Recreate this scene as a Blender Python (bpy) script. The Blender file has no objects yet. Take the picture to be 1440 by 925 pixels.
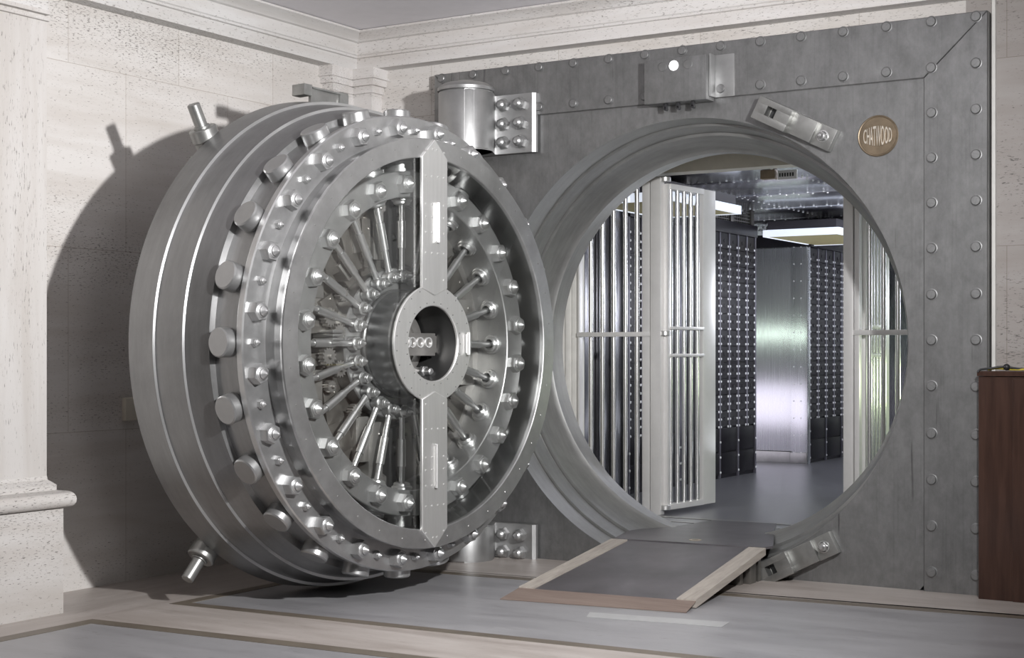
import bpy, bmesh, math, random
from mathutils import Vector, Matrix, Euler
random.seed(7)
PI = math.pi
R_ = math.radians
C = bpy.context.scene.collection
cos, sin = math.cos, math.sin

# ------------------------------------------------------------------ materials
def nt(name):
    m = bpy.data.materials.new(name); m.use_nodes = True
    t = m.node_tree; t.nodes.clear()
    o = t.nodes.new('ShaderNodeOutputMaterial'); b = t.nodes.new('ShaderNodeBsdfPrincipled')
    t.links.new(b.outputs[0], o.inputs[0])
    return m, t, b
def N(t, typ, **kw):
    n = t.nodes.new(typ)
    for k, v in kw.items(): setattr(n, k, v)
    return n
def setin(n, **kw):
    for k, v in kw.items(): n.inputs[k.replace('_', ' ')].default_value = v
def ramp(t, fac, stops):
    r = N(t, 'ShaderNodeValToRGB'); e = r.color_ramp.elements
    while len(e) < len(stops): e.new(0.5)
    for el, (p, c) in zip(e, stops):
        el.position = p; el.color = (*c, 1) if len(c) == 3 else c
    t.links.new(fac, r.inputs[0]); return r
def coords(t, scale=(1,1,1), rot=(0,0,0), loc=(0,0,0)):
    tc = N(t, 'ShaderNodeTexCoord'); mp = N(t, 'ShaderNodeMapping')
    mp.inputs['Scale'].default_value = scale; mp.inputs['Rotation'].default_value = rot; mp.inputs['Location'].default_value = loc
    t.links.new(tc.outputs['Object'], mp.inputs[0]); return mp.outputs[0]
def noise(t, vec, scale, detail=4, rough=0.55, dist=0):
    n = N(t, 'ShaderNodeTexNoise'); n.inputs['Scale'].default_value = scale
    n.inputs['Detail'].default_value = detail; n.inputs['Roughness'].default_value = rough; n.inputs['Distortion'].default_value = dist
    t.links.new(vec, n.inputs['Vector']); return n
def mix(t, fac, a, b, mode='MIX'):
    m = N(t, 'ShaderNodeMix', data_type='RGBA', blend_type=mode)
    for sock, v in ((m.inputs[0], fac), (m.inputs[6], a), (m.inputs[7], b)):
        if isinstance(v, (int, float)): sock.default_value = v
        elif isinstance(v, tuple): sock.default_value = (*v, 1)
        else: t.links.new(v, sock)
    return m.outputs[2]

def travertine(name, axis='x', tint=(1,1,1), base=0.60, blocks=None, rough=0.6, pits=1.0):
    """streaky stone; axis = direction the beds run along"""
    m, t, b = nt(name)
    sc = {'x': (0.22,1.6,1.6), 'y': (1.6,0.22,1.6), 'z': (1.6,1.6,0.16)}[axis]
    v = coords(t, sc)
    n1 = noise(t, v, 5, 6, .62, .3)
    a = tuple(base*1.06*k for k in tint); c = tuple(base*0.90*k*q for k, q in zip(tint, (1, .97, .94)))
    r1 = ramp(t, n1.outputs[0], [(0.30, c), (0.62, a)])
    v2 = coords(t, {'x': (10,42,42), 'y': (42,10,42), 'z': (42,42,6)}[axis])
    n2 = noise(t, v2, 4.2, 5, .66)
    n3 = noise(t, v, 1.3, 3, .6)
    ml = N(t, 'ShaderNodeMath', operation='MULTIPLY_ADD'); t.links.new(n3.outputs[0], ml.inputs[0]); ml.inputs[1].default_value = .34
    t.links.new(n2.outputs[0], ml.inputs[2])
    r2 = ramp(t, ml.outputs[0], [(0.50, (pits,)*3), (0.57, (0,0,0))])
    # invert: low values are pits
    col = mix(t, r2.outputs[0], r1.outputs[0], tuple(base*0.34*k for k in (1,.92,.86)))
    if blocks:
        ax, w, h, dx, dz = blocks
        tc = N(t, 'ShaderNodeTexCoord'); sp = N(t, 'ShaderNodeSeparateXYZ'); cb = N(t, 'ShaderNodeCombineXYZ')
        t.links.new(tc.outputs['Object'], sp.inputs[0])
        t.links.new(sp.outputs['XYZ'.index(ax.upper())], cb.inputs[0]); t.links.new(sp.outputs[2], cb.inputs[1])
        mp = N(t, 'ShaderNodeMapping'); mp.inputs['Location'].default_value = (dx, dz, 0)
        t.links.new(cb.outputs[0], mp.inputs[0])
        br = N(t, 'ShaderNodeTexBrick'); t.links.new(mp.outputs[0], br.inputs['Vector'])
        setin(br, Scale=1.0, Mortar_Size=0.0016, Mortar_Smooth=0.0, Bias=0.0, Brick_Width=w, Row_Height=h)
        br.inputs['Color1'].default_value = (1,1,1,1); br.inputs['Color2'].default_value = (.95,.945,.94,1); br.inputs['Mortar'].default_value = (.66,.62,.58,1)
        col = mix(t, 1.0, col, br.outputs[0], 'MULTIPLY')
    t.links.new(col, b.inputs['Base Color'])
    b.inputs['Roughness'].default_value = rough
    bp = N(t, 'ShaderNodeBump'); bp.inputs['Strength'].default_value = .25; bp.inputs['Distance'].default_value = .004; bp.invert = True
    t.links.new(r2.outputs[0], bp.inputs['Height']); t.links.new(bp.outputs[0], b.inputs['Normal'])
    return m

def steel(name, col=.45, metal=.9, rough=.3, var=.12, streak=None, rvar=.1, tint=(1,1,1), aniso=0, blotch=0, bump=0.0):
    m, t, b = nt(name)
    v = coords(t, streak or (1,1,1))
    n1 = noise(t, v, 9 if streak is None else 6, 5, .65)
    lo = tuple(max(0.01, col*(1-var)*k) for k in tint); hi = tuple(min(1, col*(1+var)*k) for k in tint)
    r = ramp(t, n1.outputs[0], [(.3, lo), (.7, hi)])
    out = r.outputs[0]
    if blotch:
        n2 = noise(t, coords(t), 2.2, 6, .7, .4)
        rb = ramp(t, n2.outputs[0], [(.35, (1-blotch,)*3), (.62, (1,1,1))])
        out = mix(t, 1.0, out, rb.outputs[0], 'MULTIPLY')
    t.links.new(out, b.inputs['Base Color'])
    b.inputs['Metallic'].default_value = metal
    rr = N(t, 'ShaderNodeMapRange'); t.links.new(n1.outputs[0], rr.inputs[0])
    rr.inputs[3].default_value = max(.03, rough-rvar); rr.inputs[4].default_value = rough+rvar
    t.links.new(rr.outputs[0], b.inputs['Roughness'])
    if aniso: b.inputs['Anisotropic'].default_value = aniso
    if bump:
        bp = N(t, 'ShaderNodeBump'); bp.inputs['Strength'].default_value = bump; bp.inputs['Distance'].default_value = .002
        t.links.new(n1.outputs[0], bp.inputs['Height']); t.links.new(bp.outputs[0], b.inputs['Normal'])
    return m
def drip_steel(name, col, rough, metal=.85, drip=.5):
    m, t, b = nt(name)
    n1 = noise(t, coords(t, (1,1,.6)), 14, 8, .75)
    n2 = noise(t, coords(t), 2.0, 6, .7, .4)
    r1 = ramp(t, n1.outputs[0], [(.32, (col*.80,)*3), (.68, (col*1.16,)*3)])
    r2 = ramp(t, n2.outputs[0], [(.34, (.80,)*3), (.62, (1.0,)*3)])
    c = mix(t, 1.0, r1.outputs[0], r2.outputs[0], 'MULTIPLY')
    n3 = noise(t, coords(t, (30,30,.9)), 1.0, 3, .5, .25)
    r3 = ramp(t, n3.outputs[0], [(.275, (1-drip,)*3), (.31, (1,1,1))])
    n4 = noise(t, coords(t, (90,90,2.0)), 1.0, 3, .5)
    r4 = ramp(t, n4.outputs[0], [(.33, (.92,)*3), (.42, (1,1,1))])
    c = mix(t, 1.0, c, r3.outputs[0], 'MULTIPLY'); c = mix(t, 1.0, c, r4.outputs[0], 'MULTIPLY')
    t.links.new(c, b.inputs['Base Color']); b.inputs['Metallic'].default_value = metal
    rr = N(t, 'ShaderNodeMapRange'); t.links.new(n2.outputs[0], rr.inputs[0]); rr.inputs[1].default_value = .3; rr.inputs[2].default_value = .7
    rr.inputs[3].default_value = rough+.08; rr.inputs[4].default_value = rough-.06
    t.links.new(rr.outputs[0], b.inputs['Roughness'])
    bp = N(t, 'ShaderNodeBump'); bp.inputs['Strength'].default_value = .10; bp.inputs['Distance'].default_value = .002
    t.links.new(n1.outputs[0], bp.inputs['Height']); t.links.new(bp.outputs[0], b.inputs['Normal'])
    return m
def plain(name, col, rough=.5, metal=0, var=.06, scale=12):
    m, t, b = nt(name)
    n1 = noise(t, coords(t), scale, 4)
    r = ramp(t, n1.outputs[0], [(.3, tuple(c*(1-var) for c in col)), (.7, tuple(min(1,c*(1+var)) for c in col))])
    t.links.new(r.outputs[0], b.inputs['Base Color']); b.inputs['Roughness'].default_value = rough; b.inputs['Metallic'].default_value = metal
    return m
def emit(name, col, s):
    m, t, b = nt(name); b.inputs['Base Color'].default_value = (*col,1)
    b.inputs['Emission Color'].default_value = (*col,1); b.inputs['Emission Strength'].default_value = s; return m
def wood(name, c1, c2, axis='z', rough=.4):
    m, t, b = nt(name)
    sc = {'z': (14,14,.9), 'y': (14,.9,14), 'x': (.9,14,14)}[axis]
    n1 = noise(t, coords(t, sc), 3, 5, .6, .5)
    r = ramp(t, n1.outputs[0], [(.3, c1), (.7, c2)])
    t.links.new(r.outputs[0], b.inputs['Base Color']); b.inputs['Roughness'].default_value = rough
    return m

M = {}
WARM = (1, .962, .93)
M['trav_left'] = travertine('travertine_left_wall', 'y', WARM, .60, ('y', .78, .93, -.19, -.80))
M['trav_back'] = travertine('travertine_back_wall', 'x', WARM, .62, ('x', .9, .93, .3, -.80))
M['trav_corn_x'] = travertine('travertine_cornice_back', 'x', (1,.965,.945), .60)
M['trav_corn_y'] = travertine('travertine_cornice_left', 'y', (1,.98,.965), .56)
M['trav_shaft'] = travertine('travertine_shaft', 'z', WARM, .53, None)
M['trav_base'] = travertine('travertine_base', 'y', WARM, .52, None)
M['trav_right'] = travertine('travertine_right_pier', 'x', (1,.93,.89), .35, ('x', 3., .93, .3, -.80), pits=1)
M['ceiling'] = plain('painted_ceiling', (.82,.80,.83), .8, 0, .02)
def floor_stone(name, a, c, sx, rough=.28, veins=True):
    m, t, b = nt(name)
    n1 = noise(t, coords(t, sx), 3, 6, .62, .4)
    r = ramp(t, n1.outputs[0], [(.3, a), (.68, c)])
    n2 = noise(t, coords(t, tuple(k*3 for k in sx)), 5, 4, .7)
    r2 = ramp(t, n2.outputs[0], [(.30, (.72,.70,.68)), (.40, (1,1,1))])
    col = mix(t, 1.0, r.outputs[0], r2.outputs[0], 'MULTIPLY')
    t.links.new(col, b.inputs['Base Color'])
    rr = N(t, 'ShaderNodeMapRange'); t.links.new(n1.outputs[0], rr.inputs[0]); rr.inputs[3].default_value = rough; rr.inputs[4].default_value = rough+.16
    t.links.new(rr.outputs[0], b.inputs['Roughness'])
    return m
M['floor_grey'] = floor_stone('grey_marble', (.235,.23,.24), (.315,.31,.32), (.5,2.2,1))
M['floor_pink'] = floor_stone('pink_travertine', (.32,.28,.255), (.44,.40,.375), (.5,3,1), .35)
M['floor_pinky'] = floor_stone('pink_travertine_side', (.32,.28,.255), (.44,.40,.375), (3,.5,1), .35)
M['floor_brown'] = floor_stone('brown_strip', (.12,.10,.08), (.165,.14,.11), (1,1,1), .35)
M['tape'] = plain('pale_floor_tape', (.40,.40,.40), .35)
# steels
M['frame'] = drip_steel('frame_steel', .27, .42, .72)
M['border'] = drip_steel('border_steel', .26, .40, .72, drip=.35)
M['reveal'] = steel('reveal_steel', .36, .78, .40, .10, (1,6,1), .08, (1,1,.98), blotch=.15)
M['door_steel'] = steel('door_band_steel', .30, .90, .35, .08, (6,.8,.8), .06, blotch=.16)
M['door_ring'] = steel('door_light_ring', .54, .90, .34, .10, None, .06, blotch=.14)
M['polish'] = steel('polished_steel', .38, .80, .34, .08, None, .06)
M['polish_dark'] = steel('dark_polished_steel', .24, .9, .32, .10, None, .06)
M['bright'] = steel('bright_steel', .60, .9, .33, .04, None, .03)
M['nut'] = steel('nut_steel', .40, .78, .36, .12, None, .06)
M['nickel'] = steel('satin_nickel', .66, .8, .38, .05, (12,12,.6), .05, (1,.995,.98))
M['mech'] = steel('machinery_steel', .20, .8, .40, .2, None, .08, (1,.95,.88))
M['mech_light'] = steel('machinery_light', .36, .8, .38, .14, None, .08, (1,.97,.93))
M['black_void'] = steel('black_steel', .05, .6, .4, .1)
M['hinge'] = steel('hinge_steel', .40, .85, .44, .10, None, .06)
M['trav_far'] = travertine('travertine_far_hall', 'y', (1,.95,.90), .20, ('y', .9, .93, 0, -.80))
M['clamp'] = steel('clamp_steel', .32, .8, .36, .16, None, .07, (1,1,.97))
M['oldbronze'] = steel('aged_bronze', .50, .9, .34, .16, None, .08, (1,.80,.56))
M['bronze'] = steel('brass_badge', .22, .7, .42, .25, None, .08, (1,.78,.54))
M['letters'] = steel('worn_letters', .62, .5, .4, .1, None, .06, (1,.92,.80))
M['gate'] = steel('gate_paint', .72, .35, .38, .04, None, .05, (1,.985,.97))
M['bar'] = steel('bright_bar', .86, .95, .24, .03, None, .04)
M['locker'] = plain('locker_black', (.012,.0105,.014), .38, 0, .2)
M['locker'].node_tree.nodes['Principled BSDF'].inputs['Specular IOR Level'].default_value = .18
M['locker_strip'] = steel('locker_strip', .16, .4, .36, .1, None, .05, (.97,.92,1.12))
M['rivet'] = plain('bright_rivet', (.92,.92,.95), .22, .15)
M['stainless'] = steel('stainless_panel', .60, 1.0, .26, .06, (16,16,.35), .07, (.98,1,1.02))
M['steel_ceiling'] = steel('steel_ceiling', .66, 1.0, .20, .05, None, .06, (.97,.97,1.04))
M['vault_floor'] = steel('vault_floor', .20, .2, .32, .15, (2,.5,1), .08, (1,1,1.1))
M['cream'] = plain('cream_paint', (.60,.57,.50), .6)
M['white_paint'] = plain('white_paint', (.72,.71,.68), .5)
M['black'] = plain('black_rubber', (.02,.02,.022), .45)
M['yellow'] = plain('yellow_cable', (.62,.50,.06), .5)
M['plastic'] = plain('cream_plastic', (.62,.58,.50), .5)
M['ply'] = plain('dark_plywood', (.088,.082,.088), .40, 0, .32, 3.5)
M['rail_wood'] = wood('pale_wood', (.30,.265,.235), (.44,.40,.355), 'y', .6)
M['front_board'] = wood('brown_board', (.17,.125,.105), (.225,.175,.15), 'x', .55)
M['cabinet'] = wood('mahogany', (.036,.017,.012), (.068,.034,.024), 'z', .30)
M['lamp'] = emit('lamp_white', (.82,.88,1.0), .72)
M['lamp_body'] = plain('khaki_enamel', (.50,.43,.22), .45)
M['lining'] = steel('dark_lining', .24, .9, .28, .1, (16,16,.35), .06, (.98,.97,1.04))
M['dark_housing'] = plain('dark_housing', (.05,.045,.055), .5)
M['indicator'] = emit('indicator_white', (1,1,1), 2.2)
M['dial'] = steel('dial_rim', .85, .7, .3, .03)
def glass():
    m = bpy.data.materials.new('window_glass'); m.use_nodes = True; t = m.node_tree; t.nodes.clear()
    o = N(t, 'ShaderNodeOutputMaterial'); mx = N(t, 'ShaderNodeMixShader'); tr = N(t, 'ShaderNodeBsdfTransparent'); g = N(t, 'ShaderNodeBsdfGlossy')
    g.inputs['Roughness'].default_value = .02; tr.inputs[0].default_value = (.97,.975,.97,1)
    fr = N(t, 'ShaderNodeFresnel'); fr.inputs[0].default_value = 1.45
    nn = noise(t, coords(t), 3, 4); mr = N(t, 'ShaderNodeMapRange'); t.links.new(nn.outputs[0], mr.inputs[0]); mr.inputs[3].default_value = .20; mr.inputs[4].default_value = .28
    ml = N(t, 'ShaderNodeMath', operation='MULTIPLY'); t.links.new(fr.outputs[0], ml.inputs[0]); t.links.new(mr.outputs[0], ml.inputs[1])
    t.links.new(ml.outputs[0], mx.inputs[0]); t.links.new(tr.outputs[0], mx.inputs[1]); t.links.new(g.outputs[0], mx.inputs[2]); t.links.new(mx.outputs[0], o.inputs[0])
    return m
M['glass'] = glass()

# ------------------------------------------------------------------ mesh helpers
def T(x=0,y=0,z=0): return Matrix.Translation((x,y,z))
def box(bm, x0, x1, y0, y1, z0, z1, bev=0, mat=None):
    r = bmesh.ops.create_cube(bm, size=1.0)
    vs = r['verts']
    mt = T((x0+x1)/2, (y0+y1)/2, (z0+z1)/2) @ Matrix.Diagonal((abs(x1-x0), abs(y1-y0), abs(z1-z0), 1))
    if mat is not None: mt = mat @ mt
    bmesh.ops.transform(bm, matrix=mt, verts=vs)
    if bev:
        es = list({e for v in vs for e in v.link_edges})
        bmesh.ops.bevel(bm, geom=es, offset=bev, segments=2, affect='EDGES', profile=.6)
    return bm
def basis(d):
    d = Vector(d).normalized()
    return d.to_track_quat('Z', 'Y').to_matrix().to_4x4()
def lathe(bm, prof, axis=(0,0,1), origin=(0,0,0), n=32, closed=False, a0=0.0, a1=2*PI):
    """prof: list of (along axis, radius)."""
    B = T(*origin) @ basis(axis)
    full = abs(a1-a0-2*PI) < 1e-6
    cols = n if full else n+1
    rings = []
    for (h, r) in prof:
        if r < 1e-7: rings.append([bm.verts.new(B @ Vector((0,0,h)))])
        else: rings.append([bm.verts.new(B @ Vector((r*cos(a0+(a1-a0)*k/n), r*sin(a0+(a1-a0)*k/n), h))) for k in range(cols)])
    pr = list(zip(rings, rings[1:]))
    if closed: pr.append((rings[-1], rings[0]))
    for A, D in pr:
        for k in range(n):
            k2 = (k+1) % n if full else k+1
            if len(A) == 1 and len(D) == 1: continue
            if len(A) == 1: f = [A[0], D[k], D[k2]]
            elif len(D) == 1: f = [A[k], D[0], A[k2]]
            else: f = [A[k], D[k], D[k2], A[k2]]
            bm.faces.new(f)
    return bm
def cyl(bm, p0, p1, r0, r1=None, n=24, cap=.0):
    if r1 is None: r1 = r0
    d = Vector(p1)-Vector(p0); L = d.length
    if cap: pr = [(0,0),(0,r0-cap),(cap,r0),(L-cap,r1),(L,r1-cap),(L,0)]
    else: pr = [(0,0),(0,r0),(L,r1),(L,0)]
    return lathe(bm, pr, d, p0, n)
def hexnut(bm, p0, axis, h, r, rot=0.0, ch=.18):
    """chamfered hexagonal nut standing on p0"""
    B = T(*p0) @ basis(axis) @ Matrix.Rotation(rot, 4, 'Z')
    rings = []
    for (z, q) in ((0,1),(h*(1-ch),1),(h,1-ch*.55)):
        rings.append([bm.verts.new(B @ Vector((r*q*cos(k*PI/3), r*q*sin(k*PI/3), z))) for k in range(6)])
    for A, D in zip(rings, rings[1:]):
        for k in range(6): bm.faces.new([A[k], A[(k+1)%6], D[(k+1)%6], D[k]])
    bm.faces.new(rings[-1]); bm.faces.new(rings[0][::-1])
    return bm
def prism(bm, pts, z0, z1, mat=None, bev=0):
    """pts (x,y) polygon extruded z0..z1 then transformed by mat"""
    mat = mat or Matrix()
    a = [bm.verts.new(mat @ Vector((x,y,z0))) for x,y in pts]
    c = [bm.verts.new(mat @ Vector((x,y,z1))) for x,y in pts]
    n = len(pts)
    fs = [bm.faces.new(a[::-1]), bm.faces.new(c)]
    for k in range(n): fs.append(bm.faces.new([a[k], a[(k+1)%n], c[(k+1)%n], c[k]]))
    if bev:
        es = list({e for f in fs for e in f.edges})
        bmesh.ops.bevel(bm, geom=es, offset=bev, segments=1, affect='EDGES')
    return bm
# prism whose 2-D polygon lies in world XZ and is extruded along +Y
XZ = Matrix(((1,0,0,0),(0,0,1,0),(0,1,0,0),(0,0,0,1)))
# prism whose polygon is (y,z), extruded along x
YZ = Matrix(((0,0,1,0),(1,0,0,0),(0,1,0,0),(0,0,0,1)))
def obj(name, bm, mat, parent=None, loc=None, ang=30, smooth=True, **props):
    bmesh.ops.recalc_face_normals(bm, faces=bm.faces)
    me = bpy.data.meshes.new(name); bm.to_mesh(me); bm.free()
    me.materials.append(M[mat] if isinstance(mat, str) else mat)
    if smooth:
        for p in me.polygons: p.use_smooth = True
        me.set_sharp_from_angle(angle=R_(ang))
    o = bpy.data.objects.new(name, me); C.objects.link(o)
    if parent: o.parent = parent
    if loc: o.location = loc
    for k, v in props.items(): o[k] = v
    return o
def empty(name, loc=(0,0,0), rz=0, **props):
    o = bpy.data.objects.new(name, None); C.objects.link(o); o.location = loc; o.rotation_euler = (0,0,rz)
    o.empty_display_size = .1
    for k, v in props.items(): o[k] = v
    return o
def dup(o, parent=None, loc=None, rot=None):
    c = o.copy(); C.objects.link(c)
    if parent is not None: c.parent = parent
    if loc is not None: c.location = loc
    if rot is not None: c.rotation_euler = rot
    for ch in list(o.children):
        g = ch.copy(); C.objects.link(g); g.parent = c
        for ch2 in list(ch.children):
            g2 = ch2.copy(); C.objects.link(g2); g2.parent = g
    return c
def struct(name, bm, mat, parent=None, **k): return obj(name, bm, mat, parent, kind='structure', **k)
BM = bmesh.new

# ------------------------------------------------------------------ layout constants (metres)
YF = 7.5407          # front face of the steel vault front
YW = 7.60            # travertine wall behind it
XL = -5.85           # left wall
XO, ZO = -3.5171, 1.2455   # centre of the round opening
ZS = 2.966           # soffit of cornice
ZC = 3.196           # ceiling
ZV = .170            # vault floor

# ------------------------------------------------------------------ room shell
bm = BM(); box(bm, XL-.3, 6.5, -9.3, YF+.02, -.2, 0); struct('floor', bm, 'floor_grey')
bm = BM(); box(bm, XL-.3, 6.5, -9.3, YW+.1, ZC, ZC+.15); struct('ceiling', bm, 'ceiling')
bm = BM(); box(bm, XL-.25, XL, -9.3, YW+.2, 0, ZC); struct('wall_left', bm, 'trav_left')
# back wall with a hole behind the steel front
bm = BM()
box(bm, XL, -5.10, YW, YW+.25, 0, ZC)
box(bm, -5.10, -2.0, YW, YW+.25, 2.80, ZC)
struct('wall_back', bm, 'trav_back')
bm = BM(); box(bm, -2.0, 6.3, YW, YW+.25, 0, ZC); struct('wall_back', bm, 'trav_right')
bm = BM(); box(bm, -1.868, -1.850, YW-.025, YW+.02, 0, ZC, .003); struct('trim_1', bm, 'white_paint')
bm = BM(); box(bm, 6.2, 6.4, -9.3, YW+.2, 0, ZC); struct('wall_right', bm, 'trav_far')
bm = BM(); box(bm, XL-.25, 6.4, -9.5, -9.3, 0, ZC); struct('wall_rear', bm, 'trav_far')

# floor inlays: thin slabs let into the floor (1 mm proud)
def slab(name, pts, mat, z1=.001): 
    bm = BM(); prism(bm, pts, -.004, z1); struct(name, bm, mat)
def lineY(p, q): return lambda x: p[1]+(q[1]-p[1])*(x-p[0])/(q[0]-p[0])
yA = lineY((-4.30,6.848), (-1.6,7.05)); yC = lineY((-5.154,5.255), (-2.52,5.383)); yB = lineY((-5.133,4.775), (-3.939,4.843))
x0, x1 = -5.83, 6.2
slab('trim_2', [(-5.154,yA(-5.154)),(x1,yA(x1)),(x1,YF),(XL,YF),(XL,yA(-5.154))], 'floor_pink')
slab('trim_3', [(-5.154,yB(-5.154)),(x1,yB(x1)),(x1,yC(x1)),(-5.154,yC(-5.154))], 'floor_pink')
slab('trim_4', [(XL,-4.2),(-5.154,-4.2),(-5.154,yA(-5.154)),(XL,yA(-5.154))], 'floor_pinky')
w = .075
slab('trim_5', [(-5.154,yA(-5.154)-w),(x1,yA(x1)-w),(x1,yA(x1)),(-5.154,yA(-5.154))], 'floor_brown', .0016)
slab('trim_6', [(-5.154,yC(-5.154)),(x1,yC(x1)),(x1,yC(x1)+w),(-5.154,yC(-5.154)+w)], 'floor_brown', .0016)
slab('trim_7', [(-5.154,yB(-5.154)-.085),(x1,yB(x1)-.085),(x1,yB(x1)),(-5.154,yB(-5.154))], 'floor_brown', .0016)
slab('trim_8', [(-5.154,-4.2),(-5.074,-4.2),(-5.074,yB(-5.1)-.083),(-5.154,yB(-5.154)-.083)], 'floor_brown', .0018)
slab('trim_9', [(-5.154,yC(-5.154)),(-5.085,yC(-5.1)),(-5.085,yA(-5.1)-w),(-5.154,yA(-5.154)-w)], 'floor_brown', .0018)

# cornice profiles: (projection, z)
PROF = [(0,ZS),(.105,ZS),(.105,3.036),(.118,3.040),(.118,3.052),(.125,3.058),(.125,3.130),(.140,3.136),(.150,3.150),(.185,3.172),(.20,3.180),(.20,ZC-.004),(0,ZC-.004)]
def cornice(name, along, a0, a1, wall, sgn, mat):
    bm = BM(); n = len(PROF)
    A, D = [], []
    for p, z in PROF:
        if along == 'x': A.append(bm.verts.new((a0, wall-p, z))); D.append(bm.verts.new((a1, wall-p, z)))
        else: A.append(bm.verts.new((wall+p, a0, z))); D.append(bm.verts.new((wall+p, a1, z)))
    for k in range(n): bm.faces.new([A[k], A[(k+1)%n], D[(k+1)%n], D[k]])
    bm.faces.new(A); bm.faces.new(D[::-1])
    struct(name, bm, mat, ang=25)
cornice('trim_10', 'x', XL, 6.2, YW, 1, 'trav_corn_x')
cornice('trim_11', 'y', 4.83, YW, XL, 1, 'trav_corn_y')
# corner pilaster with stepped capital
bm = BM()
box(bm, XL, XL+.215, YW-.10, YW, 0, 2.67); box(bm, XL, XL+.075, YW-.30, YW, 0, 2.67)
struct('trim_12', bm, 'trav_shaft')
bm = BM()
lv = [(2.67,.012),(2.69,.020),(2.70,.006),(2.80,.010),(2.815,.026),(2.83,.022),(2.86,.045),(2.90,.062),(2.915,.052),(2.966,.07)]
for (za, pa), (zb, pb) in zip(lv, lv[1:]):
    box(bm, XL, XL+.215+pa, YW-.10-pa, YW, za, zb); box(bm, XL, XL+.075+pa*.6, YW-.30-pa, YW, za, zb)
struct('trim_13', bm, 'trav_corn_x')
# left pilaster
bm = BM(); box(bm, XL, -5.385, -4.2, 4.815, 0, .485, .004)
struct('trim_14', bm, 'trav_base')
bm = BM()
pr = [(0,.487),(.0,.487)]
P2 = [(-5.39,.487)] + [(-5.395+.045*sin(a)+.008, .525-.038*cos(a)) for a in [k*PI/8 for k in range(9)]] + [(-5.435,.566),(-5.435,.590),(-5.452,.600),(-5.475,.612),(-5.48,.63)]
# mitred moulding: face run and end return
vsA = [bm.verts.new((x, -4.2, z)) for x, z in P2]
vsB = [bm.verts.new((x, 4.80+(x+5.48)*.40, z)) for x, z in P2]
vsC = [bm.verts.new((XL, 4.80+(x+5.48)*.40, z)) for x, z in P2]
for k in range(len(P2)-1):
    bm.faces.new([vsA[k], vsA[k+1], vsB[k+1], vsB[k]]); bm.faces.new([vsB[k], vsB[k+1], vsC[k+1], vsC[k]])
struct('trim_15', bm, 'trav_base', ang=35)
bm = BM(); box(bm, XL, -5.48, -4.2, 4.80, .485, 2.735, .003)
box(bm, XL, -5.466, -4.2, 4.807, 2.735, 2.748, .003); box(bm, XL, -5.49, -4.2, 4.795, 2.748, 2.764)
box(bm, XL, -5.462, -4.2, 4.81, 2.764, 2.785, .006)
struct('trim_16', bm, 'trav_shaft')
bm = BM(); box(bm, XL, -5.47, -4.2, 4.80, 2.785, ZC-.003); struct('trim_17', bm, 'trav_corn_y')

# ------------------------------------------------------------------ vault front (steel frame)
vf = empty('vault_frame', (0,0,0), label='riveted grey steel vault front around the big round opening', category='vault door frame')
# face plate with a circular hole
X0, X1, Z1 = -5.177, -1.875, 2.888
PX0, PX1, PZ1 = -4.86, -2.192, 2.585
NSEG = 144
RP = [(YF,1.2444),(7.690,1.234),(7.6905,1.248),(7.697,1.248),(7.6975,1.220),(7.796,1.197),(7.7965,1.207),(7.803,1.207),(7.8035,1.180),(7.960,1.130),(7.985,1.106),(8.025,1.103),(8.028,1.130),(8.15,1.120),(8.15,1.20)]
bm = BM()
inner = [bm.verts.new((XO+1.2444*cos(2*PI*k/NSEG), YF, ZO+1.2444*sin(2*PI*k/NSEG))) for k in range(NSEG)]
def rectpt(a):
    dx, dz = cos(a), sin(a); k = 1e9
    if dx > 1e-9: k = min(k, (PX1-XO)/dx)
    if dx < -1e-9: k = min(k, (PX0-XO)/dx)
    if dz > 1e-9: k = min(k, (PZ1-ZO)/dz)
    if dz < -1e-9: k = min(k, (-.03-ZO)/dz)
    return (XO+dx*k, YF, ZO+dz*k)
outer = [bm.verts.new(rectpt(2*PI*k/NSEG)) for k in range(NSEG)]
for k in range(NSEG): bm.faces.new([inner[k], outer[k], outer[(k+1)%NSEG], inner[(k+1)%NSEG]])
cr = [(PX1,YF,PZ1),(PX0,YF,PZ1)]
for c3 in cr:   # square off the two upper corners
    k = min(range(NSEG), key=lambda i: (Vector(outer[i].co)-Vector(c3)).length)
    outer[k].co = Vector(c3)
for f in list(bm.faces): pass
obj('face_plate', bm, 'frame', vf)
bm = BM(); lathe(bm, [(y-YF, r) for y, r in RP], (0,1,0), (XO,YF,ZO), NSEG)
obj('reveal_ring', bm, 'reveal', vf)
# border plates, slightly proud, mitred at the upper corners
t0, t1 = YF-.016, YF+.06
def border(pts): 
    bm = BM(); prism(bm, pts, t0, t1, XZ, .003); obj('border_plate', bm, 'border', vf)
border([(X0,Z1),(X1,Z1),(PX1,PZ1),(PX0,PZ1)])
border([(X1,-.005),(X1,Z1-.002),(PX1+.0015,PZ1-.0015),(PX1+.0015,-.005)])
border([(X0,-.005),(X0,Z1-.002),(PX0-.0015,PZ1-.0015),(PX0-.0015,-.005)])
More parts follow.
